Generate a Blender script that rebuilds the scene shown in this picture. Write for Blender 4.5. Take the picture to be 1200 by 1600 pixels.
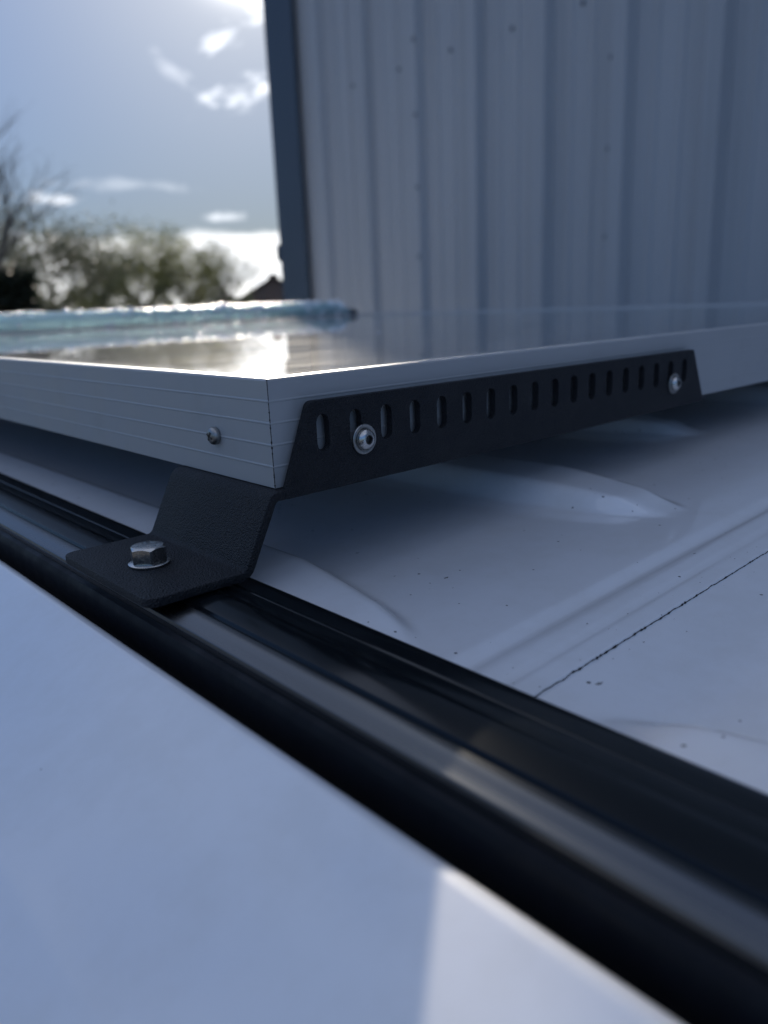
import bpy, bmesh, math, random
from mathutils import Vector, Matrix, noise
R = math.radians
random.seed(7)
for o in list(bpy.data.objects): bpy.data.objects.remove(o)
scn = bpy.context.scene
C = scn.collection

# ------------------------------------------------------------------ camera
H = 2.05                       # the lens is 2.05 m above the ground; most shapes below are given relative to it
cam_d = bpy.data.cameras.new('camera'); cam = bpy.data.objects.new('camera', cam_d); C.objects.link(cam)
right = Vector((0.7434505, -0.6675998, -0.0398987))
fwd = Vector((0.6376921, 0.7255978, -0.2585664))
up = right.cross(fwd).normalized(); right = fwd.cross(up).normalized()
cam.matrix_world = Matrix(((right.x, up.x, -fwd.x, 0), (right.y, up.y, -fwd.y, 0), (right.z, up.z, -fwd.z, H), (0, 0, 0, 1)))
cam_d.sensor_fit = 'HORIZONTAL'; cam_d.sensor_width = 36; cam_d.lens = 36 * 1218 / 1200
cam_d.clip_start = 0.005; cam_d.clip_end = 3000
cam_d.dof.use_dof = True; cam_d.dof.focus_distance = 0.262; cam_d.dof.aperture_fstop = 13
scn.camera = cam

# ------------------------------------------------------------------ sky and sun
SUN_EL, SUN_AZ = 24.0, 55.6      # azimuth counted from +X towards +Y
w = bpy.data.worlds.new('World'); scn.world = w; w.use_nodes = True
nt = w.node_tree; nt.nodes.clear()
def N(t, kind, **kw):
    n = t.nodes.new(kind)
    for k, v in kw.items():
        if k.startswith('i_'): n.inputs[k[2:].replace('_', ' ')].default_value = v
        else: setattr(n, k, v)
    return n
out = N(nt, 'ShaderNodeOutputWorld'); bg = N(nt, 'ShaderNodeBackground'); bg.inputs['Strength'].default_value = 0.1
sky = N(nt, 'ShaderNodeTexSky', sky_type='NISHITA', sun_disc=False, sun_elevation=R(SUN_EL), sun_rotation=R(90 - SUN_AZ),
        air_density=1.0, dust_density=.6, ozone_density=3.0, altitude=20)
L = nt.links.new
tc = N(nt, 'ShaderNodeTexCoord')
sep = N(nt, 'ShaderNodeSeparateXYZ'); L(tc.outputs['Generated'], sep.inputs[0])
def M_(t, op, a, b=None, c=None, clamp=False):
    n = N(t, 'ShaderNodeMath', operation=op, use_clamp=clamp)
    for i, v in enumerate((a, b, c)):
        if v is None: continue
        if isinstance(v, (int, float)): n.inputs[i].default_value = v
        else: t.links.new(v, n.inputs[i])
    return n.outputs[0]
def mr(t, v, a, b, c=0, d=1, smooth=True):
    n = N(t, 'ShaderNodeMapRange', interpolation_type='SMOOTHSTEP' if smooth else 'LINEAR')
    t.links.new(v, n.inputs[0])
    for i, x in enumerate((a, b, c, d)): n.inputs[i + 1].default_value = x
    return n.outputs[0]
az_ = M_(nt, 'ARCTAN2', sep.outputs[1], sep.outputs[0])      # radians from +X
el_ = M_(nt, 'ARCSINE', sep.outputs[2])
def puff(az, el, waz, wel, sc, seed, tilt=0.0, soft=0.55):
    """one cloud of the sky: an elliptical patch broken up by noise, placed by azimuth and elevation"""
    da = M_(nt, 'SUBTRACT', az_, R(az)); de = M_(nt, 'SUBTRACT', M_(nt, 'SUBTRACT', el_, R(el)), M_(nt, 'MULTIPLY', da, tilt))
    cv = N(nt, 'ShaderNodeCombineXYZ'); L(da, cv.inputs[0]); L(M_(nt, 'MULTIPLY', de, 2.2), cv.inputs[1]); cv.inputs[2].default_value = seed
    nz = N(nt, 'ShaderNodeTexNoise', i_Scale=sc, i_Detail=5.0, i_Roughness=.6); L(cv.outputs[0], nz.inputs['Vector'])
    r = M_(nt, 'SQRT', M_(nt, 'ADD', M_(nt, 'POWER', M_(nt, 'ABSOLUTE', M_(nt, 'DIVIDE', da, R(waz))), 2.0), M_(nt, 'POWER', M_(nt, 'ABSOLUTE', M_(nt, 'DIVIDE', de, R(wel))), 2.0)))
    v = M_(nt, 'SUBTRACT', M_(nt, 'ADD', M_(nt, 'MULTIPLY', M_(nt, 'SUBTRACT', nz.outputs[0], .5), 3.6), .85), r)
    return mr(nt, v, -.1, soft + .5)
masks = [(puff(57.2, 13.4, 3.2, 1.1, 22, 1.3, -.12), .75), (puff(58.4, 16.1, 1.4, .8, 26, 4.1, -.4), .6), (puff(55.4, 18.2, 2.0, 1.2, 24, 7.7, -.3), .8),
         (puff(61, 14.6, 2.0, .8, 26, 2.3, .4), .25), (puff(68.8, 7.2, 2.2, .45, 20, 9.1), .75), (puff(58.6, 6.0, 2.2, .4, 20, 5.2), .55), (puff(64.5, 8.0, 5.0, .5, 16, 6.2, .05), .18)]
# bank of cloud low over the horizon
cv = N(nt, 'ShaderNodeCombineXYZ'); L(az_, cv.inputs[0]); L(M_(nt, 'MULTIPLY', el_, 2.5), cv.inputs[1])
nzb = N(nt, 'ShaderNodeTexNoise', i_Scale=14.0, i_Detail=6.0, i_Roughness=.55); L(cv.outputs[0], nzb.inputs['Vector'])
top = M_(nt, 'ADD', R(5.0), M_(nt, 'MULTIPLY', M_(nt, 'SUBTRACT', nzb.outputs[0], .5), R(3)))
bank = mr(nt, M_(nt, 'SUBTRACT', top, el_), R(-.4), R(.6))
bank = M_(nt, 'MULTIPLY', bank, mr(nt, M_(nt, 'ABSOLUTE', M_(nt, 'SUBTRACT', az_, R(58))), R(12), R(16), 1, 0))
# unseen high cloud behind and above the camera, spread to whiten the ambient light
nzh = N(nt, 'ShaderNodeTexNoise', i_Scale=2.3, i_Detail=7.0, i_Roughness=.55); L(tc.outputs['Generated'], nzh.inputs['Vector'])
high = M_(nt, 'MULTIPLY', mr(nt, nzh.outputs[0], .36, .60), mr(nt, el_, R(24), R(38)))
masks += [(high, .55)]
# tame the glare round the sun the way the phone's exposure does, and keep the rest of the dome blue
bw = N(nt, 'ShaderNodeRGBToBW'); L(sky.outputs[0], bw.inputs[0])
sc_ = M_(nt, 'DIVIDE', 1.0, M_(nt, 'ADD', 1.0, M_(nt, 'MULTIPLY', bw.outputs[0], .40)))
vm = N(nt, 'ShaderNodeVectorMath', operation='SCALE'); L(sky.outputs[0], vm.inputs[0]); L(sc_, vm.inputs['Scale'])
vt = N(nt, 'ShaderNodeVectorMath', operation='MULTIPLY'); L(vm.outputs[0], vt.inputs[0]); vt.inputs[1].default_value = (.75, .93, 1.24)
sunv = N(nt, 'ShaderNodeVectorMath', operation='DOT_PRODUCT'); L(tc.outputs['Generated'], sunv.inputs[0])
sunv.inputs[1].default_value = (math.cos(R(SUN_AZ)) * math.cos(R(SUN_EL)), math.sin(R(SUN_AZ)) * math.cos(R(SUN_EL)), math.sin(R(SUN_EL)))
th_ = M_(nt, 'ARCCOSINE', sunv.outputs['Value'])
glow = M_(nt, 'ADD', M_(nt, 'MULTIPLY', M_(nt, 'EXPONENT', M_(nt, 'MULTIPLY', M_(nt, 'POWER', M_(nt, 'DIVIDE', th_, R(2.3)), 2.0), -1.0)), 1300.0),
          M_(nt, 'MULTIPLY', M_(nt, 'EXPONENT', M_(nt, 'DIVIDE', th_, R(-7.0))), 4.5))
gv = N(nt, 'ShaderNodeVectorMath', operation='SCALE'); gv.inputs[0].default_value = (1, .95, .86); L(glow, gv.inputs['Scale'])
va = N(nt, 'ShaderNodeVectorMath', operation='ADD'); L(vt.outputs[0], va.inputs[0]); L(gv.outputs[0], va.inputs[1])
col = va.outputs[0]
def mixc(f, a, bcol):
    m = N(nt, 'ShaderNodeMix', data_type='RGBA'); L(f, m.inputs[0]); L(a, m.inputs[6])
    if isinstance(bcol, tuple): m.inputs[7].default_value = bcol
    else: L(bcol, m.inputs[7])
    return m.outputs[2]
for m, k in masks: col = mixc(M_(nt, 'MULTIPLY', m, k, clamp=True), col, (8.5, 8.8, 9.4, 1) if m is not high else (4.0, 4.4, 5.1, 1))
shade = mr(nt, nzb.outputs[0], .35, .65)
bankc = N(nt, 'ShaderNodeMix', data_type='RGBA'); L(shade, bankc.inputs[0]); bankc.inputs[6].default_value = (10.5, 10.5, 10.3, 1); bankc.inputs[7].default_value = (6.5, 6.7, 7, 1)
col = mixc(bank, col, bankc.outputs[2])
L(col, bg.inputs[0]); L(bg.outputs[0], out.inputs[0])

sd = Vector((math.cos(R(SUN_AZ)) * math.cos(R(SUN_EL)), math.sin(R(SUN_AZ)) * math.cos(R(SUN_EL)), math.sin(R(SUN_EL))))
sl = bpy.data.lights.new('sun', 'SUN'); sl.energy = 2.7; sl.angle = R(.53); sl.color = (1, .89, .74)
so = bpy.data.objects.new('sun', sl); C.objects.link(so); so.rotation_euler = (-sd).to_track_quat('-Z', 'Y').to_euler()
scn.view_settings.view_transform = 'Standard'; scn.view_settings.look = 'None'; scn.view_settings.gamma = 1
scn.view_settings.exposure = 0.92

# ------------------------------------------------------------------ materials
def mat(name, base, rough=.5, metal=0.0, **kw):
    m = bpy.data.materials.new(name); m.use_nodes = True
    b = m.node_tree.nodes['Principled BSDF']
    b.inputs['Base Color'].default_value = (*base, 1); b.inputs['Roughness'].default_value = rough; b.inputs['Metallic'].default_value = metal
    for k, v in kw.items(): b.inputs[k.replace('_', ' ')].default_value = v
    return m
def nodes(m): return m.node_tree, m.node_tree.nodes['Principled BSDF'], m.node_tree.links.new
def objco(t, scale=(1, 1, 1), rot=(0, 0, 0)):
    c = N(t, 'ShaderNodeTexCoord'); mp = N(t, 'ShaderNodeMapping'); mp.inputs['Scale'].default_value = scale; mp.inputs['Rotation'].default_value = rot
    t.links.new(c.outputs['Object'], mp.inputs[0]); return mp.outputs[0]
def noisy(t, vec, scale, detail=4, rough=.5):
    n = N(t, 'ShaderNodeTexNoise', i_Scale=scale, i_Detail=float(detail), i_Roughness=rough); t.links.new(vec, n.inputs['Vector']); return n.outputs[0]
def mixcol(t, f, a, b):
    m = N(t, 'ShaderNodeMix', data_type='RGBA')
    for i, v in ((0, f), (6, a), (7, b)):
        if isinstance(v, tuple): m.inputs[i].default_value = (*v, 1) if len(v) == 3 else v
        elif isinstance(v, (int, float)): m.inputs[i].default_value = v
        else: t.links.new(v, m.inputs[i])
    return m.outputs[2]
def bump(t, b, h, strength, dist):
    n = N(t, 'ShaderNodeBump'); n.inputs['Strength'].default_value = strength; n.inputs['Distance'].default_value = dist
    t.links.new(h, n.inputs['Height']); t.links.new(n.outputs[0], b.inputs['Normal']); return n
def vary(m, scale, amt, rscale=None, ramt=0.0, bscale=None, bdist=0.0, bst=.3, stretch=(1, 1, 1)):
    t, b, L = nodes(m); v = objco(t, stretch); base = tuple(b.inputs['Base Color'].default_value)[:3]
    n = noisy(t, v, scale); L(mixcol(t, n, tuple(c * (1 - amt) for c in base), tuple(min(1, c * (1 + amt)) for c in base)), b.inputs['Base Color'])
    if rscale:
        r0 = b.inputs['Roughness'].default_value; L(mr(t, noisy(t, v, rscale), .3, .7, max(0.02, r0 - ramt), r0 + ramt, False), b.inputs['Roughness'])
    if bscale: bump(t, b, noisy(t, v, bscale), bst, bdist)
    return m

# white van paint: clear coated, with specks of dirt, dust film and short scratches
def make_paint(name, specks, grime):
    m = mat(name, (.72, .735, .76), .42, 0, Coat_Weight=1.0, Coat_Roughness=.09, Coat_IOR=1.55); t, b, L = nodes(m)
    v = objco(t)
    film = mr(t, noisy(t, v, 34, 9, .72), .40, .68)
    c = mixcol(t, M_(t, 'MULTIPLY', film, grime), (.77, .785, .82), (.50, .48, .43))
    vor = N(t, 'ShaderNodeTexVoronoi', i_Scale=260.0, i_Randomness=1.0); L(v, vor.inputs['Vector'])
    dist = vor.outputs['Distance']; vc = N(t, 'ShaderNodeSeparateColor'); L(vor.outputs['Color'], vc.inputs[0])
    size = M_(t, 'MULTIPLY', mr(t, vc.outputs[0], .80, 1.0, 0, 1, False), specks)
    wob = M_(t, 'ADD', dist, M_(t, 'MULTIPLY', M_(t, 'SUBTRACT', noisy(t, v, 1600, 2), .5), .12))
    sp = M_(t, 'LESS_THAN', wob, size)
    c = mixcol(t, M_(t, 'MULTIPLY', sp, .9), c, (.03, .028, .03))
    if specks > .1:
        # a few bigger grains and scratches
        v2 = N(t, 'ShaderNodeTexVoronoi', i_Scale=55.0, i_Randomness=1.0); vs = objco(t, (1, 1.8, 1), (0, 0, .5)); L(vs, v2.inputs['Vector'])
        vc2 = N(t, 'ShaderNodeSeparateColor'); L(v2.outputs['Color'], vc2.inputs[0])
        s2 = M_(t, 'LESS_THAN', M_(t, 'ADD', v2.outputs['Distance'], M_(t, 'MULTIPLY', M_(t, 'SUBTRACT', noisy(t, v, 700, 3), .5), .25)), M_(t, 'MULTIPLY', mr(t, vc2.outputs[1], .55, 1.0, 0, 1, False), .055))
        c = mixcol(t, M_(t, 'MULTIPLY', s2, .8), c, (.06, .055, .055))
    L(c, b.inputs['Base Color'])
    L(mr(t, film, 0, 1, .06, .17), b.inputs['Coat Roughness'])
    bump(t, b, noisy(t, v, 900, 2), .04, .0004)
    return m
PAINT_ROOF = make_paint('white paint roof', .16, .18)
PAINT_SIDE = make_paint('white paint side', .07, .16)
SEAM = mat('black seam sealant', (.012, .011, .012), .7)
RAIL = vary(mat('black rail', (.004, .006, .008), .17, 0, Specular_IOR_Level=.4), 300, .3, 60, .03, 900, .00003, .2, (1, .02, 1))
TRIM = vary(mat('bare rail flange', (.13, .135, .14), .27, 1), 220, .3, 90, .1, 900, .00004, .3, (1, .03, 1))
RUBBER = vary(mat('black rubber', (.006, .007, .010), .55, 0, Specular_IOR_Level=.2), 200, .4, 90, .12, 700, .0002, .3)
BLACKGAP = mat('black gap', (.004, .004, .005), .8)
def make_powder():
    m = mat('black powder coat', (.008, .010, .014), .5, 0, Specular_IOR_Level=.35); t, b, L = nodes(m); v = objco(t)
    n = N(t, 'ShaderNodeTexNoise', i_Scale=1750.0, i_Detail=1.5, i_Roughness=.4); L(v, n.inputs['Vector'])
    bump(t, b, n.outputs[0], 1.0, .0011)
    d = noisy(t, v, 60, 5, .6)
    L(mixcol(t, mr(t, d, .35, .8), (.007, .009, .013), (.018, .019, .022)), b.inputs['Base Color'])
    return m
POWDER = make_powder()
def make_alu():
    m = mat('anodised aluminium', (.42, .43, .44), .5, .3); t, b, L = nodes(m); v = objco(t)
    n1 = noisy(t, v, 40, 3)
    d = mr(t, noisy(t, v, 35, 6, .65), .5, .8)
    c = mixcol(t, n1, (.43, .44, .45), (.45, .46, .47)); c = mixcol(t, M_(t, 'MULTIPLY', d, .15), c, (.22, .21, .19))
    sp = M_(t, 'GREATER_THAN', noisy(t, v, 900, 2), .79); c = mixcol(t, sp, c, (.1, .09, .08))
    L(c, b.inputs['Base Color']); L(mr(t, n1, .2, .8, .45, .6), b.inputs['Roughness'])
    bump(t, b, noisy(t, v, 1400, 2), .1, .0001)
    return m
ALU = make_alu()
STEEL = vary(mat('zinc plated steel', (.55, .54, .52), .24, 1), 500, .2, 700, .08, 1500, .0001, .3)
STEEL_DK = vary(mat('dull steel', (.34, .34, .33), .38, 1), 500, .35, 600, .12, 1300, .0001, .3)
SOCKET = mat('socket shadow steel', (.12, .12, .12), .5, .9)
MITRE_GAP = mat('grime', (.03, .028, .027), .9)  # dark of the gap between the mitred frame ends
def make_glass_pv():
    m = mat('panel glass over cells', (.02, .025, .035), .1, 0, Coat_Weight=1.0, Coat_Roughness=.03); t, b, L = nodes(m)
    v = objco(t)
    s = N(t, 'ShaderNodeSeparateXYZ'); L(v, s.inputs[0])
    # cells 156 mm apart with white gaps, inside a white margin (object origin = panel corner)
    def gap(o, pitch, off, half):
        a = M_(t, 'ABSOLUTE', M_(t, 'SUBTRACT', M_(t, 'FRACT', M_(t, 'DIVIDE', M_(t, 'SUBTRACT', o, off), pitch)), .5))
        return M_(t, 'GREATER_THAN', a, .5 - half / pitch)
    gx = gap(s.outputs[0], .1575, .03, .0013); gy = gap(s.outputs[1], .1575, .035, .0013); bus = gap(s.outputs[0], .052, .056, .0007)
    g = M_(t, 'MAXIMUM', gx, gy)
    mar = M_(t, 'MAXIMUM', M_(t, 'LESS_THAN', s.outputs[0], .028), M_(t, 'MAXIMUM', M_(t, 'LESS_THAN', s.outputs[1], .026), M_(t, 'MAXIMUM', M_(t, 'GREATER_THAN', s.outputs[0], 1.043), M_(t, 'GREATER_THAN', s.outputs[1], 1.142))))
    c = mixcol(t, M_(t, 'MULTIPLY', bus, .6), (.016, .02, .03), (.35, .36, .38)); c = mixcol(t, g, c, (.5, .5, .5)); c = mixcol(t, mar, c, (.42, .42, .42))
    dust = mr(t, noisy(t, objco(t, (1, 3.5, 1), (0, 0, .25)), 9, 8, .62), .2, .85)
    dust2 = mr(t, noisy(t, v, 60, 5, .6), .4, .7)
    dd = M_(t, 'ADD', M_(t, 'MULTIPLY', dust, .26), M_(t, 'MULTIPLY', dust2, .10))
    L(mixcol(t, dd, c, (.47, .49, .51)), b.inputs['Base Color'])
    L(mr(t, dust, 0, 1, .5, .7), b.inputs['Roughness'])
    L(mr(t, M_(t, 'MULTIPLY', dust, dust2), 0, 1, .02, .075), b.inputs['Coat Roughness']); b.inputs['Specular IOR Level'].default_value = 0.02; L(M_(t, 'MULTIPLY', dd, .3), b.inputs['Sheen Weight']); b.inputs['Sheen Roughness'].default_value = .35
    return m
PV = make_glass_pv()

# ------------------------------------------------------------------ helpers
def link(o, parent=None):
    C.objects.link(o)
    if parent: o.parent = parent
    return o
def tag(o, label=None, cat=None, group=None, kind=None):
    if label: o['label'] = label
    if cat: o['category'] = cat
    if group: o['group'] = group
    if kind: o['kind'] = kind
    return o
def empty(name, loc, label, cat, group=None):
    o = bpy.data.objects.new(name, None); o.location = loc; o.empty_display_size = .1; C.objects.link(o); return tag(o, label, cat, group)
def build(name, bm, m, parent=None, smooth=False, origin=None, angle=None):
    """world-space bmesh -> one mesh object, stored relative to its parent's (or its own) origin"""
    o_ = Vector(parent.matrix_basis.translation) if parent else Vector(origin or (0, 0, 0))
    p = parent
    while p is not None and p.parent is not None: p = p.parent; o_ += p.matrix_basis.translation
    bmesh.ops.translate(bm, verts=bm.verts, vec=-o_)
    bmesh.ops.recalc_face_normals(bm, faces=bm.faces)
    me = bpy.data.meshes.new(name); 
    if smooth or angle:
        for f in bm.faces: f.smooth = True
    if angle:
        for e in bm.edges:
            if len(e.link_faces) == 2 and e.calc_face_angle(0) > R(angle): e.smooth = False
    bm.to_mesh(me); bm.free()
    for mm in (m if isinstance(m, (list, tuple)) else [m]): me.materials.append(mm)
    o = bpy.data.objects.new(name, me); link(o, parent)
    if not parent: o.location = o_
    return o
def box(bm, x0, x1, y0, y1, z0, z1):
    r = bmesh.ops.create_cube(bm, size=1); vs = r['verts']
    for v in vs: v.co = Vector(((x0 + x1) / 2 + v.co.x * (x1 - x0), (y0 + y1) / 2 + v.co.y * (y1 - y0), (z0 + z1) / 2 + v.co.z * (z1 - z0)))
    return vs
def bevel(bm, r, seg=2, edges=None):
    bmesh.ops.bevel(bm, geom=edges or list(bm.edges), offset=r, segments=seg, profile=.5, affect='EDGES', clamp_overlap=True)
def extrude_profile(bm, pts, y0, y1, closed=False, ny=1, ys=None):
    """pts are (x, z) relative to the camera height; runs along Y"""
    ys = ys or [y0 + (y1 - y0) * i / ny for i in range(ny + 1)]
    rows = [[bm.verts.new((x, y, H + z)) for x, z in pts] for y in ys]
    n = len(pts)
    for a, b in zip(rows, rows[1:]):
        for i in range(n if closed else n - 1):
            j = (i + 1) % n; bm.faces.new((a[i], a[j], b[j], b[i]))
    if closed: bm.faces.new(rows[0]); bm.faces.new(list(reversed(rows[-1])))
def prism(bm, outline, a0, a1, axis='y', holes=()):
    """flat plate with holes: outline in the plane across `axis`, thickness a0..a1"""
    def P(p, a): return (p[0], a, p[1]) if axis == 'y' else ((a, p[0], p[1]) if axis == 'x' else (p[0], p[1], a))
    loops = [outline] + list(holes); es = []; vv = []
    for lp in loops:
        vs = [bm.verts.new(P(p, a0)) for p in lp]; vv.append(vs)
        es += [bm.edges.new((vs[i], vs[(i + 1) % len(vs)])) for i in range(len(vs))]
    r = bmesh.ops.triangle_fill(bm, use_beauty=True, edges=es)
    fs = [f for f in r['geom'] if isinstance(f, bmesh.types.BMFace)]
    ex = bmesh.ops.extrude_face_region(bm, geom=fs)
    d = Vector(P((0, 0), a1)) - Vector(P((0, 0), a0))
    bmesh.ops.translate(bm, verts=[v for v in ex['geom'] if isinstance(v, bmesh.types.BMVert)], vec=d)
def lathe(bm, prof, center, axis, seg=32, squash=None):
    """prof: (radius, distance along axis); closed where radius is 0"""
    axis = Vector(axis).normalized(); q = Vector((0, 0, 1)).rotation_difference(axis); c = Vector(center); rows = []
    for r, h in prof:
        if r < 1e-7: rows.append([bm.verts.new(c + q @ Vector((0, 0, h)))])
        else: rows.append([bm.verts.new(c + q @ Vector((r * math.cos(2 * math.pi * i / seg), r * math.sin(2 * math.pi * i / seg), h))) for i in range(seg)])
    for a, b in zip(rows, rows[1:]):
        for i in range(seg):
            j = (i + 1) % seg
            if len(a) == 1 and len(b) == 1: continue
            if len(a) == 1: bm.faces.new((a[0], b[i], b[j]))
            elif len(b) == 1: bm.faces.new((a[i], a[j], b[0]))
            else: bm.faces.new((a[i], a[j], b[j], b[i]))
def rounded(pts, r, seg=4):
    """round the corners of a 2D polygon"""
    res = []; n = len(pts)
    for i in range(n):
        p0, p, p1 = Vector(pts[i - 1]), Vector(pts[i]), Vector(pts[(i + 1) % n]); rr = r[i] if isinstance(r, (list, tuple)) else r
        if rr <= 0: res.append(tuple(p)); continue
        a = (p0 - p).normalized(); b = (p1 - p).normalized(); ang = a.angle(b); d = rr / math.tan(ang / 2)
        s, e = p + a * d, p + b * d
        cc = p + (a + b).normalized() * (rr / math.sin(ang / 2))
        a0 = math.atan2(s.y - cc.y, s.x - cc.x); a1 = math.atan2(e.y - cc.y, e.x - cc.x)
        da = (a1 - a0 + math.pi) % (2 * math.pi) - math.pi
        for k in range(seg + 1):
            t = a0 + da * k / seg; res.append((cc.x + rr * math.cos(t), cc.y + rr * math.sin(t)))
    return res

# ------------------------------------------------------------------ ground
def ground():
    m = mat('asphalt yard', (.055, .055, .055), .85); t, b, L = nodes(m); v = objco(t)
    L(mixcol(t, noisy(t, v, .6, 8, .6), (.04, .04, .041), (.085, .083, .08)), b.inputs['Base Color']); bump(t, b, noisy(t, v, 60, 4), .5, .01)
    bm = bmesh.new(); 
    vs = [bm.verts.new(p) for p in ((-900, -900, 0), (900, -900, 0), (900, 900, 0), (-900, 900, 0))]; bm.faces.new(vs)
    tag(build('ground', bm, m), kind='structure')
    g = mat('grass field', (.05, .07, .025), .9); t, b, L = nodes(g); v = objco(t)
    L(mixcol(t, noisy(t, v, .3, 8, .6), (.045, .06, .02), (.09, .10, .04)), b.inputs['Base Color']); bump(t, b, noisy(t, v, 12, 5), .7, .05)
    bm = bmesh.new(); vs = [bm.verts.new(p) for p in ((-400, 22, .004), (400, 22, .004), (400, 600, .004), (-400, 600, .004))]; bm.faces.new(vs)
    tag(build('field', bm, g), kind='structure')
ground()

# ------------------------------------------------------------------ steel-clad building
BX, BY0, BY1, BH = 2.6, -14.0, 3.66, 6.2
def building():
    clad = mat('grey plastisol cladding', (.38, .40, .43), .42); t, b, L = nodes(clad); v = objco(t)
    st = mr(t, noisy(t, objco(t, (1, 9, .25)), 2.2, 6, .6), .45, .8)
    L(mixcol(t, M_(t, 'MULTIPLY', st, .35), mixcol(t, noisy(t, objco(t, (1, 1, .12)), 3, 6, .6), (.35, .365, .385), (.42, .435, .455)), (.22, .225, .23)), b.inputs['Base Color'])
    bump(t, b, noisy(t, objco(t, (1, 1, .3)), 2.5, 3), .35, .02)
    trimm = vary(mat('slate blue flashing', (.052, .072, .10), .45), 3, .12)
    roofm = vary(mat('grey roof sheet', (.2, .21, .22), .5), 3, .15)
    root = empty('industrial_building', (BX, BY1, 0), 'tall grey building clad in ribbed metal sheet with dark corner flashing', 'building')
    # wall sheet: ribs every 333 mm with two shallow stiffeners between
    pit = 1 / 3; y0 = 3.443 - .13; prof = []
    y = BY1 - .2
    ribc = [1.30 + pit * k for k in range(-46, 8)]
    for c in ribc:
        for dy, dx in ((-.050, 0), (-.030, .034), (.024, .034), (.044, 0), (.104, 0), (.112, .005), (.126, .005), (.134, 0), (.194, 0), (.202, .005), (.216, .005), (.224, 0)):
            prof.append((c + dy, dx))
    prof = [p for p in prof if BY0 < p[0] < BY1 - .01]; prof = [(BY0, 0)] + prof + [(BY1 - .01, 0)]
    bm = bmesh.new(); a = [bm.verts.new((BX - d, y, .25)) for y, d in prof]; c = [bm.verts.new((BX - d, y, BH - .1)) for y, d in prof]
    for i in range(len(prof) - 1): bm.faces.new((a[i], a[i + 1], c[i + 1], c[i]))
    # other walls of the same sheet
    for (p, q) in (((BX, BY1), (BX + 14, BY1)), ((BX + 14, BY1), (BX + 14, BY0)), ((BX + 14, BY0), (BX, BY0))):
        f = [bm.verts.new((p[0], p[1], .25)), bm.verts.new((q[0], q[1], .25)), bm.verts.new((q[0], q[1], BH - .1)), bm.verts.new((p[0], p[1], BH - .1))]; bm.faces.new(f)
    build('wall', bm, clad, root)
    bm = bmesh.new(); box(bm, BX - .012, BX + 14.012, BY0 - .012, BY1 + .012, 0, .248); build('plinth', bm, vary(mat('concrete plinth', (.25, .24, .23), .9), 4, .2), root)
    # corner flashing, folded round the corner
    bm = bmesh.new(); prism(bm, [(BX - .038, BY1 - .215), (BX - .038, BY1 + .02), (BX + .2, BY1 + .02), (BX + .2, BY1 + .003), (BX - .033, BY1 + .003), (BX - .033, BY1 - .215)], .2, BH, 'z'); build('corner_flashing', bm, trimm, root)
    # eaves flashing, roof with a slight pitch, gutter
    bm = bmesh.new(); box(bm, BX - .045, BX + 14.04, BY0 - .03, BY1 + .03, BH - .14, BH + .04); bevel(bm, .008); build('eaves_flashing', bm, trimm, root)
    bm = bmesh.new(); vs = [bm.verts.new(p) for p in ((BX - .02, BY0, BH + .05), (BX + 14, BY0, BH + .05), (BX + 14, BY1, BH + .05), (BX - .02, BY1, BH + .05), (BX + 7, BY0, BH + .42), (BX + 7, BY1, BH + .42))]
    for f in ((0, 3, 5, 4), (4, 5, 2, 1), (0, 4, 1), (3, 2, 5)): bm.faces.new([vs[i] for i in f])
    build('roof', bm, roofm, root)
    # fixing screws with washers: a row along the rail at 3.03 m and stitch screws down each lap
    sm = mat('screw cap', (.10, .12, .15), .4)
    spots = [(3.051 - .313 * k, .98) for k in range(0, 7)] + [(1.663, .777), (1.663, .49), (1.663, .198), (2.61, .772), (2.61, .484), (2.61, .195), (2.61, 1.06)] + [(3.051 - .313 * k, .98 - 1.5) for k in range(0, 7)]
    def depth(yy):
        for (ya, da), (yb, db) in zip(prof, prof[1:]):
            if ya <= yy <= yb: return da + (db - da) * (yy - ya) / max(1e-6, yb - ya)
        return 0
    for yy, zz in spots:
        bm = bmesh.new(); lathe(bm, [(0, .007), (.004, .0065), (.005, .003), (.0085, .0025), (.0085, 0)], (BX - depth(yy) - .0005, yy, H + zz), (-1, 0, 0), 12)
        build('screw', bm, sm, root, smooth=True)
    # small dark fitting fixed on the far edge of the corner
    bm = bmesh.new(); box(bm, BX - .05, BX + .03, BY1 + .021, BY1 + .045, H + .24, H + .33); bevel(bm, .012); build('cable_box', bm, trimm, root)
building()

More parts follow.
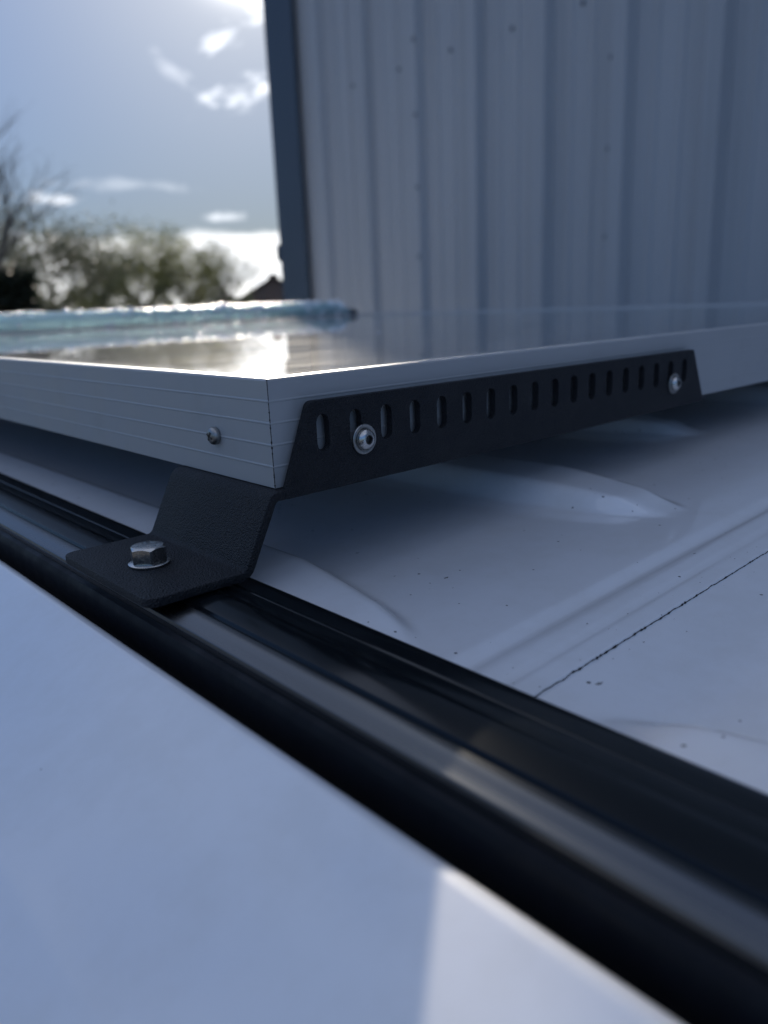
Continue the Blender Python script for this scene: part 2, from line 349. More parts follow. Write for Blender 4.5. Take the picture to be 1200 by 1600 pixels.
# ------------------------------------------------------------------ the van
van = empty('van', (.9, .9, 0), 'white van seen across its dusty dented roof, with the bracket and panel on top', 'van')
YB, YF = -1.35, 2.75            # roof back and front
VC = .915                       # centre line of the van in x
def sstep(a, b, x):
    t = max(0, min(1, (x - a) / (b - a))); return t * t * (3 - 2 * t)
def roof_z(x, y):
    z = -.0965 + .016 * (1 - ((x - VC) / .77) ** 2)
    # raised ribs pressed along the roof, ending in rounded noses either side of the crosswise seam
    for k in range(-4, 10):
        for (sgn, tip) in ((1, (.150 if k % 2 else .222)), (-1, (.094 if k % 2 else .074))):
            cx = .137 + .1635 * k
            if k == 0: tip = .145 if sgn > 0 else .097
            if not (.05 < cx < 1.8): continue
            u = (y - tip) * sgn
            if u <= 0: continue
            hw = .0285 * (u / .075) ** .42 if u < .075 else .0285
            d = abs(x - cx) / hw
            if d < 1: z += .0095 * (1 - sstep(.50, 1.0, d)) * sstep(0, .03, u) * (hw / .0285)
    # shallow crosswise groove, then the lap joint
    d = abs(y - .131) / .0055
    if d < 1: z -= .0011 * (1 - d * d) ** 2
    z += .0012 * sstep(.1075, .1085, y) * (1 - sstep(.135, .19, y))
    z -= .0006 * math.exp(-((y - .117) / .0009) ** 2)
    return z
def roof():
    xs = []; x = .112
    while x < VC * 2 - .112: xs.append(x); x += .0022 if x < .46 else (.008 if x < .8 else .03)
    xs.append(VC * 2 - .112)
    ys = []; y = YB
    while y < YF:
        ys.append(y)
        if .104 < y < .112: y += .0004
        elif .03 < y < .30: y += .0018
        elif -.15 < y < .75: y += .006
        else: y += .03
    ys.append(YF)
    bm = bmesh.new()
    g = [[bm.verts.new((x, y, H + roof_z(x, y))) for x in xs] for y in ys]
    for a, b in zip(g, g[1:]):
        for i in range(len(xs) - 1): bm.faces.new((a[i], a[i + 1], b[i + 1], b[i]))
    rf = build('roof', bm, PAINT_ROOF, van, smooth=True)
    # seam: a ragged line of dark sealant
    random.seed(5); bm = bmesh.new(); x = .118; top = []; bot = []
    while x < 1.7:
        wv = .00007 + .00010 * max(-.3, noise.noise(Vector((x * 900, 0, 0)))) + (.00012 if random.random() < .12 else 0)
        jit = .00018 * noise.noise(Vector((x * 250, 5, 0)))
        for lst, s in ((top, 1), (bot, -1)):
            yy = .1079 + s * wv + jit; lst.append(bm.verts.new((x, yy, H + max(roof_z(x, .1074), roof_z(x, yy)) + .00022)))
        x += .0009 if x < .5 else .01
    for i in range(len(top) - 1): bm.faces.new((top[i], top[i + 1], bot[i + 1], bot[i]))
    build('seam_sealant', bm, SEAM, rf)
    bm = bmesh.new(); x = .12
    while x < .6:
        ln = random.uniform(.0002, .003) * (1 + x)
        if random.random() < .62:
            yy = .1168 + random.uniform(-.0001, .0001); wv = random.uniform(.00008, .0002)
            q = [bm.verts.new((xx, y2, H + roof_z(xx, y2) + .00015)) for xx, y2 in ((x, yy - wv), (x + ln, yy - wv), (x + ln, yy + wv), (x, yy + wv))]; bm.faces.new(q)
        x += ln + random.uniform(.0003, .003)
    # grit and scratches lying around the seam
    for k in range(130):
        x = random.uniform(.13, .55); yy = .1115 + random.gauss(0, .005); s = random.uniform(.00008, .00024) * (1 if random.random() < .9 else 2)
        a0 = random.uniform(0, 6.28); n = 6
        q = [bm.verts.new((x + s * random.uniform(.5, 1.4) * math.cos(a0 + i * 6.283 / n) * 1.5, yy + s * random.uniform(.5, 1.3) * math.sin(a0 + i * 6.283 / n) * .8, H + roof_z(x, yy) + .0002)) for i in range(n)]; bm.faces.new(q)
    o = build('grit', bm, SEAM, rf); o['kind'] = 'stuff'
roof()
# side skins (near and far), both ends
side = rounded([(.0825, -.118), (.0828, -.0902), (.060, -.0998), (.030, -.1128), (-.002, -.1305), (-.035, -.158), (-.062, -.215), (-.080, -.42), (-.092, -.9), (-.094, -1.62), (-.05, -1.78), (.10, -1.80)],
               [0, .0042, .02, .03, .03, .03, .05, .15, .3, .1, .05, 0], 5)
def skins():
    L_ = VC * 2
    bm = bmesh.new()
    ys = [YB - .1 + i * .05 for i in range(int((YF + .2 - YB) / .05) + 1)]
    extrude_profile(bm, side, 0, 0, ys=ys)
    build('side_panel', bm, PAINT_SIDE, van, smooth=True)
    bm = bmesh.new(); extrude_profile(bm, [(L_ - x, z) for x, z in side], 0, 0, ys=ys); build('side_panel', bm, PAINT_SIDE, van, smooth=True)
    # tail and nose
    yb = YB - .1; bm = bmesh.new()
    box(bm, -.05, L_ + .05, yb - .12, yb, .27, H - .13); bevel(bm, .05, 3); tail = build('tailgate', bm, PAINT_SIDE, van, angle=40)
    bm = bmesh.new(); box(bm, .16, L_ - .16, yb - .128, yb - .118, 1.25, 1.8); bevel(bm, .004); glassm = mat('dark window glass', (.01, .012, .014), .04); build('window', bm, glassm, tail)
    for sx in (-.03, L_ - .09):
        bm = bmesh.new(); box(bm, sx, sx + .12, yb - .135, yb - .1, .85, 1.3); bevel(bm, .02); build('tail_light', bm, mat('red lens', (.35, .01, .01), .15), van)
    yf = YF + .1; bm = bmesh.new()
    prof = [(yf - .02, -.14), (yf + .3, -.24), (yf + .95, -.92), (yf + 1.55, -1.06), (yf + 1.72, -1.25), (yf + 1.75, -1.78), (yf - .02, -1.78)]
    prism(bm, [(y, H + z) for y, z in rounded(prof, [0, .15, .1, .2, .1, .05, 0])], -.05, L_ + .05, 'x'); bevel(bm, .03, 2, [e for e in bm.edges if len(e.link_faces) == 2 and e.calc_face_angle(0) > 1.2])
    build('nose', bm, PAINT_SIDE, van, angle=35)
    bm = bmesh.new(); q = Vector((0, .65, -.68)).normalized(); n = Vector((0, .68, .65)).normalized()
    for a, b in ((.03, .016),):
        p0 = Vector((0, yf + .34, H - .27)); p1 = p0 + q * .80; vs = []
        for dd in (.004, -.01):
            for x, p in ((.06, p0), (L_ - .06, p0), (L_ + .0, p1), (.0, p1)): vs.append(bm.verts.new(Vector((x, 0, 0)) + p + n * dd))
        for f in ((0, 1, 2, 3), (7, 6, 5, 4), (0, 4, 5, 1), (1, 5, 6, 2), (2, 6, 7, 3), (3, 7, 4, 0)): bm.faces.new([vs[i] for i in f])
    build('windscreen', bm, glassm, van)
    for sx in (-.0, L_ - .28):
        bm = bmesh.new(); box(bm, sx, sx + .28, yf + 1.66, yf + 1.76, .82, 1.0); bevel(bm, .03); build('headlight', bm, mat('clear lens', (.6, .6, .6), .1), van)
    tyre = vary(mat('tyre rubber', (.02, .02, .02), .8), 20, .3); rim = mat('wheel rim', (.35, .35, .36), .35, .8)
    for x, s in ((-.08, -1), (L_ + .08, 1)):
        for y in (YB + .75, YF + .75):
            bm = bmesh.new(); lathe(bm, [(.20, .0), (.30, .005), (.33, .03), (.335, .11), (.33, .19), (.30, .215), (.20, .215)], (x + s * .012, y, .335), (-s, 0, 0), 40); wo = build('wheel', bm, tyre, van, smooth=True)
            bm = bmesh.new(); lathe(bm, [(0, .03), (.05, .02), (.06, .04), (.15, .05), (.19, .02), (.205, .005), (.205, .2)], (x + s * .012, y, .335), (-s, 0, 0), 40); build('rim', bm, rim, wo, angle=30)
skins()
# near roof rail and the rubber seal that fills the gutter between rail and side
RY0, RY1 = YB, YF
def rail():
    gut = bmesh.new(); extrude_profile(gut, [(.0795, -.1065), (.0822, -.107), (.0875, -.106), (.0892, -.104), (.0892, -.10), (.112, -.10), (.118, -.1035), (.118, -.112), (.0795, -.112)], RY0, RY1, True)
    build('gutter_seal', gut, BLACKGAP, van)
    bm = bmesh.new()
    prof = [(.0886, -.0995), (.0886, -.0925), (.0890, -.0908), (.0897, -.0897), (.0907, -.0893), (.0911, -.0890), (.0912, -.0872),   # outer lip
            (.0990, -.0868),
            (.1000, -.0848), (.1003, -.0853), (.1007, -.0847), (.1010, -.0852), (.1014, -.0846),                        # twin groove
            (.1030, -.08435), (.1048, -.0841), (.1065, -.08395), (.1082, -.0839), (.1098, -.08395), (.1112, -.0841), (.1120, -.08445), (.1128, -.0844), (.116, -.0847), (.1183, -.0851),
            (.1188, -.0849), (.1194, -.0849), (.1199, -.0854), (.1240, -.0857), (.1272, -.0860), (.1281, -.0864), (.1286, -.0875), (.1286, -.0975), (.12, -.0995)]
    extrude_profile(bm, prof, RY0, RY1, True)
    r = build('roof_rail', bm, [RAIL, RUBBER], van, angle=28)
    for p in r.data.polygons:
        if p.center.x + .9 < .09115: p.material_index = 1
    bm = bmesh.new(); extrude_profile(bm, rounded([(.0914, -.0874), (.0915, -.08605), (.0919, -.0858), (.0955, -.08525), (.0992, -.0847), (.0999, -.0849), (.0999, -.0868)], .0001, 1), RY0, RY1, True)
    f = build('flange_strip', bm, TRIM, r, angle=40); f['label'] = 'bare grey metal flange along the outer edge of the black rail'
    # brownish dirt caught behind the rail
    # far rail, plain copy of the same section
    bm = bmesh.new(); extrude_profile(bm, [(VC * 2 - x, z) for x, z in prof], RY0, RY1, True); build('roof_rail', bm, RAIL, van, angle=28)
rail()

# ------------------------------------------------------------------ solar panel
PX0, PX1, PY0, PY1, PT, PB = .1370, 1.205, .2090, 1.381, -.0215, -.0568
panel = empty('solar_panel', (PX0, PY0, H + PB), 'large framed solar panel with sunlit glass, lying flat above the van roof', 'solar panel')
def solar():
    # hollow frame, outer wall with four fine raised lines, lip over the glass
    hgt = PT - PB
    def wallprof():
        pts = [(0.0, PB)]
        for k in range(1, 5):
            z = PB + hgt * k / 5
            pts += [(0, z - .00050), (-.00013, z - .00030), (-.00013, z + .00005), (0, z + .00040)]
        pts += [(0, PT - .0007), (.0004, PT - .0001), (.0009, PT), (.0066, PT), (.0070, PT - .0003), (.0072, PT - .0022), (.0018, PT - .0022), (.0018, PB + .0018), (.022, PB + .0018), (.022, PB)]
        return pts
    wp = wallprof(); bm = bmesh.new()
    corners = [((PX0, PY0), (1, 1)), ((PX1, PY0), (-1, 1)), ((PX1, PY1), (-1, -1)), ((PX0, PY1), (1, -1))]
    for i in range(4):
        (c0, s0), (c1, s1) = corners[i], corners[(i + 1) % 4]
        g = .00008
        dirv = (Vector(c1) - Vector(c0)).normalized() * g
        a = [bm.verts.new((c0[0] + s0[0] * d + dirv.x, c0[1] + s0[1] * d + dirv.y, H + z)) for d, z in wp]
        b = [bm.verts.new((c1[0] + s1[0] * d - dirv.x, c1[1] + s1[1] * d - dirv.y, H + z)) for d, z in wp]
        n = len(wp)
        for k in range(n): bm.faces.new((a[k], a[(k + 1) % n], b[(k + 1) % n], b[k]))
        bm.faces.new(a); bm.faces.new(list(reversed(b)))
    build('frame', bm, ALU, panel)
    # open mitre gap drawn as a ragged dark strip down the visible corner
    bm = bmesh.new(); z = PB + .0002; A = []; B = []; random.seed(3)
    while z < PT:
        wv = .00010 + .00013 * random.random() + (.0003 if random.random() < .08 else 0); A.append(bm.verts.new((PX0 - .00006 - .0000, PY0 + wv, H + z))); B.append(bm.verts.new((PX0 + wv * .6, PY0 - .00006, H + z)))
        z += .00035
    Cn = [bm.verts.new((PX0 - .0001, PY0 - .0001, v.co.z)) for v in A]
    for i in range(len(A) - 1): bm.faces.new((A[i], A[i + 1], Cn[i + 1], Cn[i])); bm.faces.new((Cn[i], Cn[i + 1], B[i + 1], B[i]))
    build('mitre_joint', bm, MITRE_GAP, panel)
    bm = bmesh.new(); box(bm, PX0 + .0019, PX1 - .0019, PY0 + .0019, PY1 - .0019, H + PT - .0060, H + PT - .0023)
    g = build('glass', bm, PV, panel)
    # shift the mesh so that the pattern starts at the corner: object origin already is the panel corner
    # backing sheet and cross bar below
    bm = bmesh.new(); box(bm, PX0 + .0025, PX1 - .0025, PY0 + .0025, PY1 - .0025, H + PT - .0072, H + PT - .0062); build('back_sheet', bm, mat('white back sheet', (.6, .6, .6), .6), panel)
    bm = bmesh.new(); box(bm, .45, .60, .40, .50, H + PT - .026, H + PT - .0075); bevel(bm, .003); build('junction_box', bm, mat('black plastic', (.015, .015, .015), .5), panel)
solar()
def pan_screw():
    bm = bmesh.new(); c = Vector((PX0 - .0003, .2437, H - .0427))
    lathe(bm, [(.0031, 0), (.0032, .0010), (.0029, .0018), (.0020, .0024), (.0010, .00265), (0, .0027)], c, (-1, 0, 0), 28)
    o = build('screw', bm, STEEL_DK, panel, smooth=True); o['label'] = 'small round crosshead screw in the left face of the frame'
    bm = bmesh.new()
    for a in (.5, .5 + math.pi / 2):
        vs = box(bm, -.0003, .0004, -.0016, .0016, -.00035, .00035)
        bmesh.ops.rotate(bm, verts=vs, cent=(0, 0, 0), matrix=Matrix.Rotation(a, 3, 'X')); bmesh.ops.translate(bm, verts=vs, vec=c + Vector((-.00252, 0, 0)))
    build('cross_slot', bm, SOCKET, o)
pan_screw()

# ------------------------------------------------------------------ bracket
br = empty('mounting_bracket', (.105, .236, H - .0845), 'black powder-coated bracket with slotted side plate, bolted on the rail under the panel corner', 'bracket')
BYa, BYb, BT = .2046, .2715, .0030
def bracket():
    # foot, riser and tray folded from one sheet: centre line offset to both sides
    def strip(line, th):
        L2 = []; n = len(line)
        for s in (1, -1):
            row = []
            for i in range(n):
                p = Vector(line[i]); a = Vector(line[max(0, i - 1)]); b = Vector(line[min(n - 1, i + 1)])
                t = (b - a).normalized(); nn = Vector((-t.y, t.x)); row.append(tuple(p + nn * s * th / 2))
            L2.append(row)
        return L2[0] + L2[1][::-1]
    zf = -.0818
    def arc(c, r, a0, a1, n=7): return [(c[0] + r * math.cos(R(a0 + (a1 - a0) * i / n)), c[1] + r * math.sin(R(a0 + (a1 - a0) * i / n))) for i in range(n + 1)]
    # foot -> up bend -> riser
    th = 63.0                                    # slope of the riser
    r1 = .0042; cx1 = .1192
    line = [(.0873, zf), (.1, zf)] + arc((cx1, zf + r1), r1, -90, -90 + th)
    e = Vector(line[-1]); d = Vector((math.cos(R(th)), math.sin(R(th))))
    r2 = .0032; zt = PB - .0018
    # top bend centre lies right of the riser end
    nrm = Vector((math.sin(R(th)), -math.cos(R(th))))
    k = (zt - r2 + r2 * math.cos(R(th)) - e.y) / d.y
    p = e + d * k; c2 = p + nrm * r2
    line += arc(tuple(c2), r2, 90 + th, 90) + [(c2.x + .009, zt)]
    pts = strip(line, BT)
    bm = bmesh.new()
    rows = []
    n = len(pts)
    extrude_profile(bm, pts, BYa, BYb, True, ny=1)
    # rounded corners of the foot: pull the outer corners in
    bmesh.ops.recalc_face_normals(bm, faces=bm.faces)
    vert_edges = [e2 for e2 in bm.edges if all(abs(v.co.x - .0873) < 1e-5 for v in e2.verts) and abs(e2.verts[0].co.z - e2.verts[1].co.z) > .001]
    bmesh.ops.bevel(bm, geom=vert_edges, offset=.0042, segments=5, profile=.5, affect='EDGES')
    bevel(bm, .0005, 2, [e2 for e2 in bm.edges if len(e2.link_faces) == 2 and e2.calc_face_angle(0) > R(60)])
    f = build('foot', bm, POWDER, br, angle=40)
    # side plate with its row of slots, standing in front of the frame
    po = rounded([(.1375, H - .0600), (.1497, H - .0297), (.4030, H - .0303), (.4170, H - .0588)], [.0008, .0028, .0012, .0006], 5)
    holes = []
    for k in range(18):
        x = .1545 + .01408 * k; r = .0026; z0, z1 = H - .0440, H - .0368
        holes.append([(x + r * math.cos(R(a)), z1 + r * math.sin(R(a))) for a in range(0, 181, 30)] + [(x + r * math.cos(R(a)), z0 + r * math.sin(R(a))) for a in range(180, 361, 30)])
    bm = bmesh.new(); prism(bm, po, .2045, .2073, 'y', holes)
    build('side_plate', bm, POWDER, br, angle=50)
    # bolt through the foot
    bc = Vector((.1036, .2365, H + zf + BT / 2))
    bm = bmesh.new(); lathe(bm, [(.003, 0), (.0066, 0), (.00685, .0003), (.00685, .0008), (.0065, .00105), (.003, .00105)], bc, (0, 0, 1), 48); wa = build('washer', bm, STEEL, br, angle=40)
    bm = bmesh.new(); rc = .0062; hh = .0055; z0 = .0011
    # hexagon head with chamfered top: six facets meeting a chamfer cone
    seg = 72; ap = rc * math.cos(math.pi / 6); rot = R(12)
    def hexr(a): return ap / math.cos(((a - rot) % (math.pi / 3)) - math.pi / 6)
    rowsz = []
    for (mode, z) in (('hex', 0), ('hexb', .0003), ('side', None), ('rim', hh - .0002), ('top', hh)):
        row = []
        for i in range(seg):
            a = 2 * math.pi * i / seg; hr = hexr(a)
            if mode == 'hex': r, zz = hr * .985, z
            elif mode == 'hexb': r, zz = hr, z
            elif mode == 'side': r = hr; zz = hh - .00025 - (hr - ap * .97) * .62
            elif mode == 'rim': r, zz = ap * .955, hh - .00006
            else: r, zz = ap * .90, hh
            row.append(bm.verts.new(bc + Vector((r * math.cos(a), r * math.sin(a), z0 + zz))))
        rowsz.append(row)
    for a, b in zip(rowsz, rowsz[1:]):
        for i in range(seg): bm.faces.new((a[i], a[(i + 1) % seg], b[(i + 1) % seg], b[i]))
    bm.faces.new(rowsz[-1]); bm.faces.new(list(reversed(rowsz[0])))
    hb = build('bolt', bm, STEEL, br, angle=24); hb['label'] = 'hexagon bolt head on a thin washer, stamped on top'
    bm = bmesh.new(); random.seed(11)          # worn stamping on the head
    for a in (20, 42, 75, 95, 150, 172, 196, 290, 318):
        for q in range(2):
            vs = box(bm, -.00035, .00035, -.0001, .0001, 0, .00012); bmesh.ops.rotate(bm, verts=vs, cent=(0, 0, 0), matrix=Matrix.Rotation(random.uniform(0, 3), 3, 'Z'))
            bmesh.ops.translate(bm, verts=vs, vec=bc + Vector((.0032 * math.cos(R(a + q * 6)), .0032 * math.sin(R(a + q * 6)), z0 + hh - .00003)))
    build('stamping', bm, STEEL, hb)
    # two button-head screws with washers through the slots
    def button(x, z, label):
        c = Vector((x, .2044, H + z)); bm = bmesh.new()
        lathe(bm, [(0, 0), (.0050, 0), (.00525, .0002), (.00525, .0007), (.0050, .0009), (.0042, .00092), (.0036, .0006)], c, (0, -1, 0), 40); 
        wsh = build('washer', bm, STEEL_DK, br, angle=30)
        bm = bmesh.new(); lathe(bm, [(.0037, .0008), (.0038, .0012), (.0034, .0022), (.0027, .0029), (.0019, .0032), (.00165, .00322), (.0015, .0030), (.0015, .0012), (0, .0010)], c, (0, -1, 0), 36)
        s = build('screw', bm, STEEL, br, angle=45); s['label'] = label
        bm = bmesh.new(); lathe(bm, [(.00166, .00325), (.0015, .0031), (.0015, .0016), (0, .0014)], c, (0, -1, 0), 6); build('hex_socket', bm, SOCKET, s)
    button(.1716, -.0450, 'button-head socket screw in the slotted plate, near the panel corner')
    button(.3830, -.0462, 'button-head socket screw at the far end of the slotted plate')
bracket()

# ------------------------------------------------------------------ wet roof hatch behind the panel
def hatch():
    root = empty('roof_hatch', (.7, 1.5, H - .09), 'teal-tinted roof hatch lid beaded with raindrops, behind the far edge of the panel', 'roof hatch')
    m = mat('teal acrylic', (.50, .76, .82), .22, 0, Transmission_Weight=.5, Coat_Weight=1.0, Coat_Roughness=.08, IOR=1.45)
    vary(m, 8, .2, 20, .08, 110, .006, .7)
    y0, y1, x0, x1 = 1.43, 1.95, .22, 1.185
    def ring(bm, z0, z1, ins0, ins1, r):
        vs = box(bm, x0 + ins0, x1 - ins0, y0 + ins0, y1 - ins0, H + z0, H + z1)
        for v in vs:
            if v.co.z > H + (z0 + z1) / 2:
                v.co.x += (ins1 - ins0) * (1 if v.co.x < .7 else -1); v.co.y += (ins1 - ins0) * (1 if v.co.y < 1.7 else -1)
        bevel(bm, r, 4)
    bm = bmesh.new(); ring(bm, -.024, -.0088, .004, .0, .0055); build('lower_flange', bm, m, root, angle=60)
    bm = bmesh.new(); ring(bm, -.0084, .0085, .002, .02, .0070); lid = build('lid', bm, m, root, angle=60)
    bm = bmesh.new(); box(bm, x0 + .02, x1 - .02, y0 + .02, y1 - .02, H - .09, H - .0245); build('base_frame', bm, BLACKGAP, root)
    bm = bmesh.new(); box(bm, x1 - .06, x1 + .03, y0 + .01, y0 + .10, H - .085, H - .010); bevel(bm, .01); build('hinge_block', bm, mat('black plastic hinge', (.012, .014, .018), .5), root)
    bm = bmesh.new(); box(bm, .64, .668, y0 - .003, y0 + .03, H - .032, H - .0215); bevel(bm, .003); build('gap_notch', bm, BLACKGAP, root)  # black block stands for the dark gap under the lid edge
    wet = mat('water drop', (.95, .97, 1.0), .25, 1.0)
    random.seed(21); bm = bmesh.new()
    for k in range(300):
        x = random.uniform(x0 + .03, x1 - .02); 
        if random.random() < .5: x = max(x0 + .02, min(x1 - .02, random.gauss(.92, .16)))
        t = random.random(); r = random.uniform(.0020, .0042) * (1.5 if random.random() < .12 else 1)
        if t < .62: y = y0 + random.uniform(.016, .03); z = .0072
        elif t < .8: y = y0 + random.uniform(.004, .014); z = -.006 + (y - y0 - .004) * 1.1
        elif t < .9: y = y0 - .0005; z = random.uniform(-.02, -.012)
        else: y = random.uniform(y0 + .03, y1 - .04); z = .0085
        res = bmesh.ops.create_icosphere(bm, subdivisions=2, radius=r)
        bmesh.ops.translate(bm, verts=res['verts'], vec=(x, y, H + z))
    d = build('raindrops', bm, wet, lid, smooth=True); d['kind'] = 'stuff'
    # a few drops on the panel glass too
    bm = bmesh.new()
    for k in range(60):
        x = random.uniform(PX0 + .05, .9); y = random.uniform(.45, 1.3)
        if k < 9: x, y = .44 + .02 * k + random.uniform(-.01, .01), .78 + .035 * k
        r = random.uniform(.0006, .0016)
        res = bmesh.ops.create_icosphere(bm, subdivisions=2, radius=r)
        for v in res['verts']: v.co.z *= .45
        bmesh.ops.translate(bm, verts=res['verts'], vec=(x, y, H + PT - .0023))
    d = build('raindrops', bm, wet, panel, smooth=True); d['kind'] = 'stuff'
hatch()

# ------------------------------------------------------------------ trees, hedge, house beyond the yard
def polar(az, d): return Vector((math.cos(R(az)) * d, math.sin(R(az)) * d, 0))
BARK = vary(mat('bark', (.10, .085, .07), .9), 3, .3)
def leafmat(name, c): 
    m = mat(name, c, .55); t, b, L = nodes(m)
    n = noisy(t, objco(t), 1.2, 3); cc = mixcol(t, n, tuple(x * .6 for x in c), tuple(x * 1.5 for x in c)); L(cc, b.inputs['Base Color'])
    tr = N(t, 'ShaderNodeBsdfTranslucent'); L(cc, tr.inputs['Color']); mx = N(t, 'ShaderNodeMixShader'); mx.inputs[0].default_value = .5
    o_ = t.nodes['Material Output']; L(b.outputs[0], mx.inputs[1]); L(tr.outputs[0], mx.inputs[2]); L(mx.outputs[0], o_.inputs['Surface']); return m
LEAF_G = leafmat('grey green leaves', (.12, .13, .08)); LEAF_Y = leafmat('spring leaves', (.19, .20, .075)); LEAF_D = leafmat('dark evergreen leaves', (.028, .036, .02))
def tube(bm, a, b, ra, rb, n=5):
    d = (b - a); 
    if d.length < 1e-5: return
    q = Vector((0, 0, 1)).rotation_difference(d.normalized())
    A = [bm.verts.new(a + q @ Vector((ra * math.cos(6.2832 * i / n), ra * math.sin(6.2832 * i / n), 0))) for i in range(n)]
    B = [bm.verts.new(b + q @ Vector((rb * math.cos(6.2832 * i / n), rb * math.sin(6.2832 * i / n), 0))) for i in range(n)]
    for i in range(n): bm.faces.new((A[i], A[(i + 1) % n], B[(i + 1) % n], B[i]))
def tree(az, dist, h, wid, leaf, nleaf, label, seed, lsize=.12, depth=4, base=.3, spread=.6, group='trees beyond the yard', name='tree', cat='tree'):
    random.seed(seed); p = polar(az, dist)
    root = empty(name, p, label, cat, group)
    bt = bmesh.new(); bb = bmesh.new(); tips = []
    def grow(bm, a, d, ln, r, lev):
        nseg = 3
        for s in range(nseg):
            d2 = (d + Vector((random.gauss(0, .10), random.gauss(0, .10), .06))).normalized(); b = a + d2 * ln / nseg; r2 = r * .86
            tube(bm, a, b, r, r2, 6 if lev < 2 else 3); a, d, r = b, d2, r2
            if lev >= 1: tips.append((a.copy(), lev))
            if lev < depth and (lev > 0 or s > 0):
                for k in range(2 if lev < 3 else 2):
                    ang = random.uniform(0, 6.28); sp = random.uniform(.5, 1.0) * spread
                    side = Vector((math.cos(ang), math.sin(ang), 0)); nd = (d + side * sp * wid / h * 2.4).normalized()
                    grow(bb, a, nd, ln * random.uniform(.5, .72), r * .55, lev + 1)
    grow(bt, p.copy(), Vector((0, 0, 1)), h * .62, h * (.034 if not nleaf else .02), 0)
    top = max(t[0].z for t in tips); k = h / top
    mx = sum(t[0].x for t in tips) / len(tips) - p.x; my = sum(t[0].y for t in tips) / len(tips) - p.y
    for bm in (bt, bb):
        for v in bm.verts:
            f = min(1, v.co.z / top / .5); v.co.x -= mx * f; v.co.y -= my * f; v.co.z *= k
    build('trunk', bt, BARK, root); build('branches', bb, BARK, root)
    if nleaf:
        bl = bmesh.new()
        cl = [t for t in tips if t[1] >= 2] or tips
        for i in range(nleaf):
            c = random.choice(cl)[0]; f = min(1, c.z / top / .5); c = Vector((c.x - mx * f, c.y - my * f, c.z * k)) + Vector((random.gauss(0, .16), random.gauss(0, .16), random.gauss(0, .16))) * (wid / 3)
            if c.z < h * base: continue
            s = lsize * random.uniform(.5, 1.2); e1 = Vector((random.gauss(0, 1), random.gauss(0, 1), random.gauss(0, 1))).normalized(); e2 = e1.orthogonal().normalized()
            vs = [bl.verts.new(c + e1 * s * u + e2 * s * .6 * v_) for u, v_ in ((-.5, 0), (0, -.5), (.5, 0), (0, .5))]; bl.faces.new(vs)
        build('crown', bl, leaf, root)
    return root
def hedge(az0, az1, d, h, leaf, n, label, seed, name='hedge', lump=.5):
    random.seed(seed); a, b = polar(az0, d), polar(az1, d); mid = (a + b) / 2; ln = (b - a).length
    root = empty(name, mid, label, 'hedge'); bl = bmesh.new(); bs = bmesh.new(); u = (b - a).normalized(); nrm = Vector((-u.y, u.x, 0))
    for k in range(max(3, int(ln / .8))):
        q = a + u * random.uniform(0, ln); tube(bs, q, q + Vector((random.gauss(0, .15), random.gauss(0, .15), h * .8)), .04, .02)
    build('stems', bs, BARK, root)['kind'] = 'stuff'
    for i in range(n):
        t = random.uniform(0, ln); hh = h * (.82 + lump * noise.noise(Vector((t * .7, seed, 0))))
        z = hh * (random.random() ** .7); wdt = .7 * (1 - .5 * z / h); c = a + u * t + nrm * random.uniform(-wdt, wdt) + Vector((0, 0, z))
        s = random.uniform(.08, .2); e1 = Vector((random.gauss(0, 1), random.gauss(0, 1), random.gauss(0, 1))).normalized(); e2 = e1.orthogonal().normalized()
        vs = [bl.verts.new(c + e1 * s * x + e2 * s * y) for x, y in ((-.6, 0), (0, -.4), (.6, 0), (0, .4))]; bl.faces.new(vs)
    build('foliage', bl, leaf, root)
tree(74.3, 24, 7.6, 3.2, LEAF_G, 0, 'tall bare tree with thin twigs, furthest left, standing above the others', 1, depth=4, spread=.55)
tree(70.2, 28, 5.5, 5.2, LEAF_G, 9500, 'broad grey-green tree just right of the tall bare one', 2, .13, spread=.95)
tree(66.6, 33, 5.1, 3.2, LEAF_Y, 5000, 'small thin tree between the broad grey-green tree and the taller young tree', 3, .12, spread=.8)
tree(64.6, 34, 5.7, 3.6, LEAF_Y, 8000, 'taller young tree in yellow-green leaf, middle of the row', 4, .12, spread=.7)
tree(61.7, 36, 5.5, 3.2, LEAF_Y, 8000, 'yellow-green bushy tree over the brightest raindrops', 5, .13, spread=.8)
tree(59.0, 38, 4.9, 3.2, LEAF_G, 3000, 'thin low tree closest to the brown house roof', 6, .11, spread=.7)
hedge(76, 71.2, 22, 3.95, LEAF_D, 9000, 'dark dense evergreen hedge below the bare tree on the left', 8, lump=.25)
hedge(71.5, 57.3, 40, 3.7, LEAF_G, 15000, 'low scrubby hedge along the foot of the young trees', 9, lump=.6)
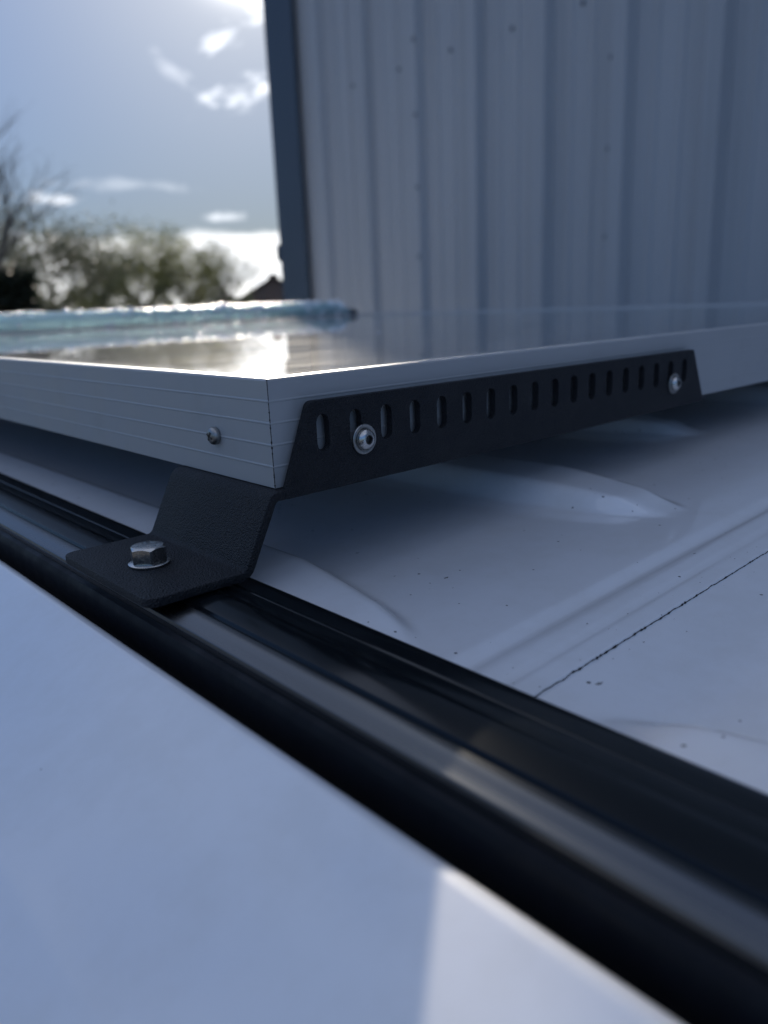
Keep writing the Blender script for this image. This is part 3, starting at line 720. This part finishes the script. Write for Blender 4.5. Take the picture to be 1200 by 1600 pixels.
def house(az, d, w2, hw, hr, seed, label):
    p = polar(az, d); root = empty('house', p, label, 'house')
    u = Vector((-math.sin(R(az)), math.cos(R(az)), 0)); f = Vector((math.cos(R(az)), math.sin(R(az)), 0))
    brick = mat('brown brick', (.18, .10, .075), .85); t, b, L = nodes(brick); bk = N(t, 'ShaderNodeTexBrick', i_Scale=4.0); bk.inputs['Color1'].default_value = (.2, .1, .07, 1); bk.inputs['Color2'].default_value = (.15, .08, .06, 1); bk.inputs['Mortar'].default_value = (.3, .28, .25, 1); L(objco(t), bk.inputs['Vector']); L(bk.outputs[0], b.inputs['Base Color'])
    tile = vary(mat('brown roof tile', (.085, .05, .04), .8), 4, .3)
    def P(a, b_, z): return p + u * a + f * b_ + Vector((0, 0, z))
    bm = bmesh.new(); v = [bm.verts.new(P(a, b_, z)) for b_ in (0, 9) for a, z in ((-w2, 0), (w2, 0), (w2, hw), (0, hr - .12), (-w2, hw))]
    for q in ((0, 1, 2, 3, 4), (9, 8, 7, 6, 5), (0, 5, 6, 1), (1, 6, 7, 2), (4, 9, 5, 0)): bm.faces.new([v[i] for i in q])
    build('wall', bm, brick, root)
    bm = bmesh.new()
    for s in (-1, 1):
        ov = w2 + .35; zz = hw - .35 * (hr - hw) / w2
        pts = [(s * ov, zz), (0, hr), (0, hr + .14), (s * ov, zz + .14)]
        A = [bm.verts.new(P(a, -.3, z)) for a, z in pts]; B = [bm.verts.new(P(a, 9.3, z)) for a, z in pts]
        for i in range(4): bm.faces.new((A[i], A[(i + 1) % 4], B[(i + 1) % 4], B[i]))
        bm.faces.new(A); bm.faces.new(B[::-1])
    rf = build('roof', bm, tile, root)
    bm = bmesh.new()
    c = P(.0, 6, 0); box(bm, c.x - .35, c.x + .35, c.y - .35, c.y + .35, hr - .4, hr + .5); build('chimney', bm, brick, rf)
    gm = mat('house window', (.02, .025, .03), .05); fm = mat('white window frame', (.7, .7, .7), .5)
    for a in (-1.4, 1.4):
        bm = bmesh.new(); v = [bm.verts.new(P(a + x, y, z)) for y in (-.06, .02) for x, z in ((-.5, 1), (.5, 1), (.5, 2.1), (-.5, 2.1))]
        for q in ((0, 1, 2, 3), (7, 6, 5, 4), (0, 4, 5, 1), (1, 5, 6, 2), (2, 6, 7, 3), (3, 7, 4, 0)): bm.faces.new([v[i] for i in q])
        fr = build('window', bm, fm, root)
        bm = bmesh.new(); v = [bm.verts.new(P(a + x, -.07, z)) for x, z in ((-.42, 1.08), (.42, 1.08), (.42, 2.02), (-.42, 2.02))]; bm.faces.new(v); build('pane', bm, gm, fr)
house(55.75, 70, 2.9, 2.9, 4.55, 1, 'brown house with a pitched tiled roof, beside the dark corner of the metal building')

# ------------------------------------------------------------------ render
scn.render.engine = 'CYCLES'
scn.render.resolution_x = 768; scn.render.resolution_y = 1024
scn.cycles.sample_clamp_indirect = 10
scn.cycles.caustics_reflective = True
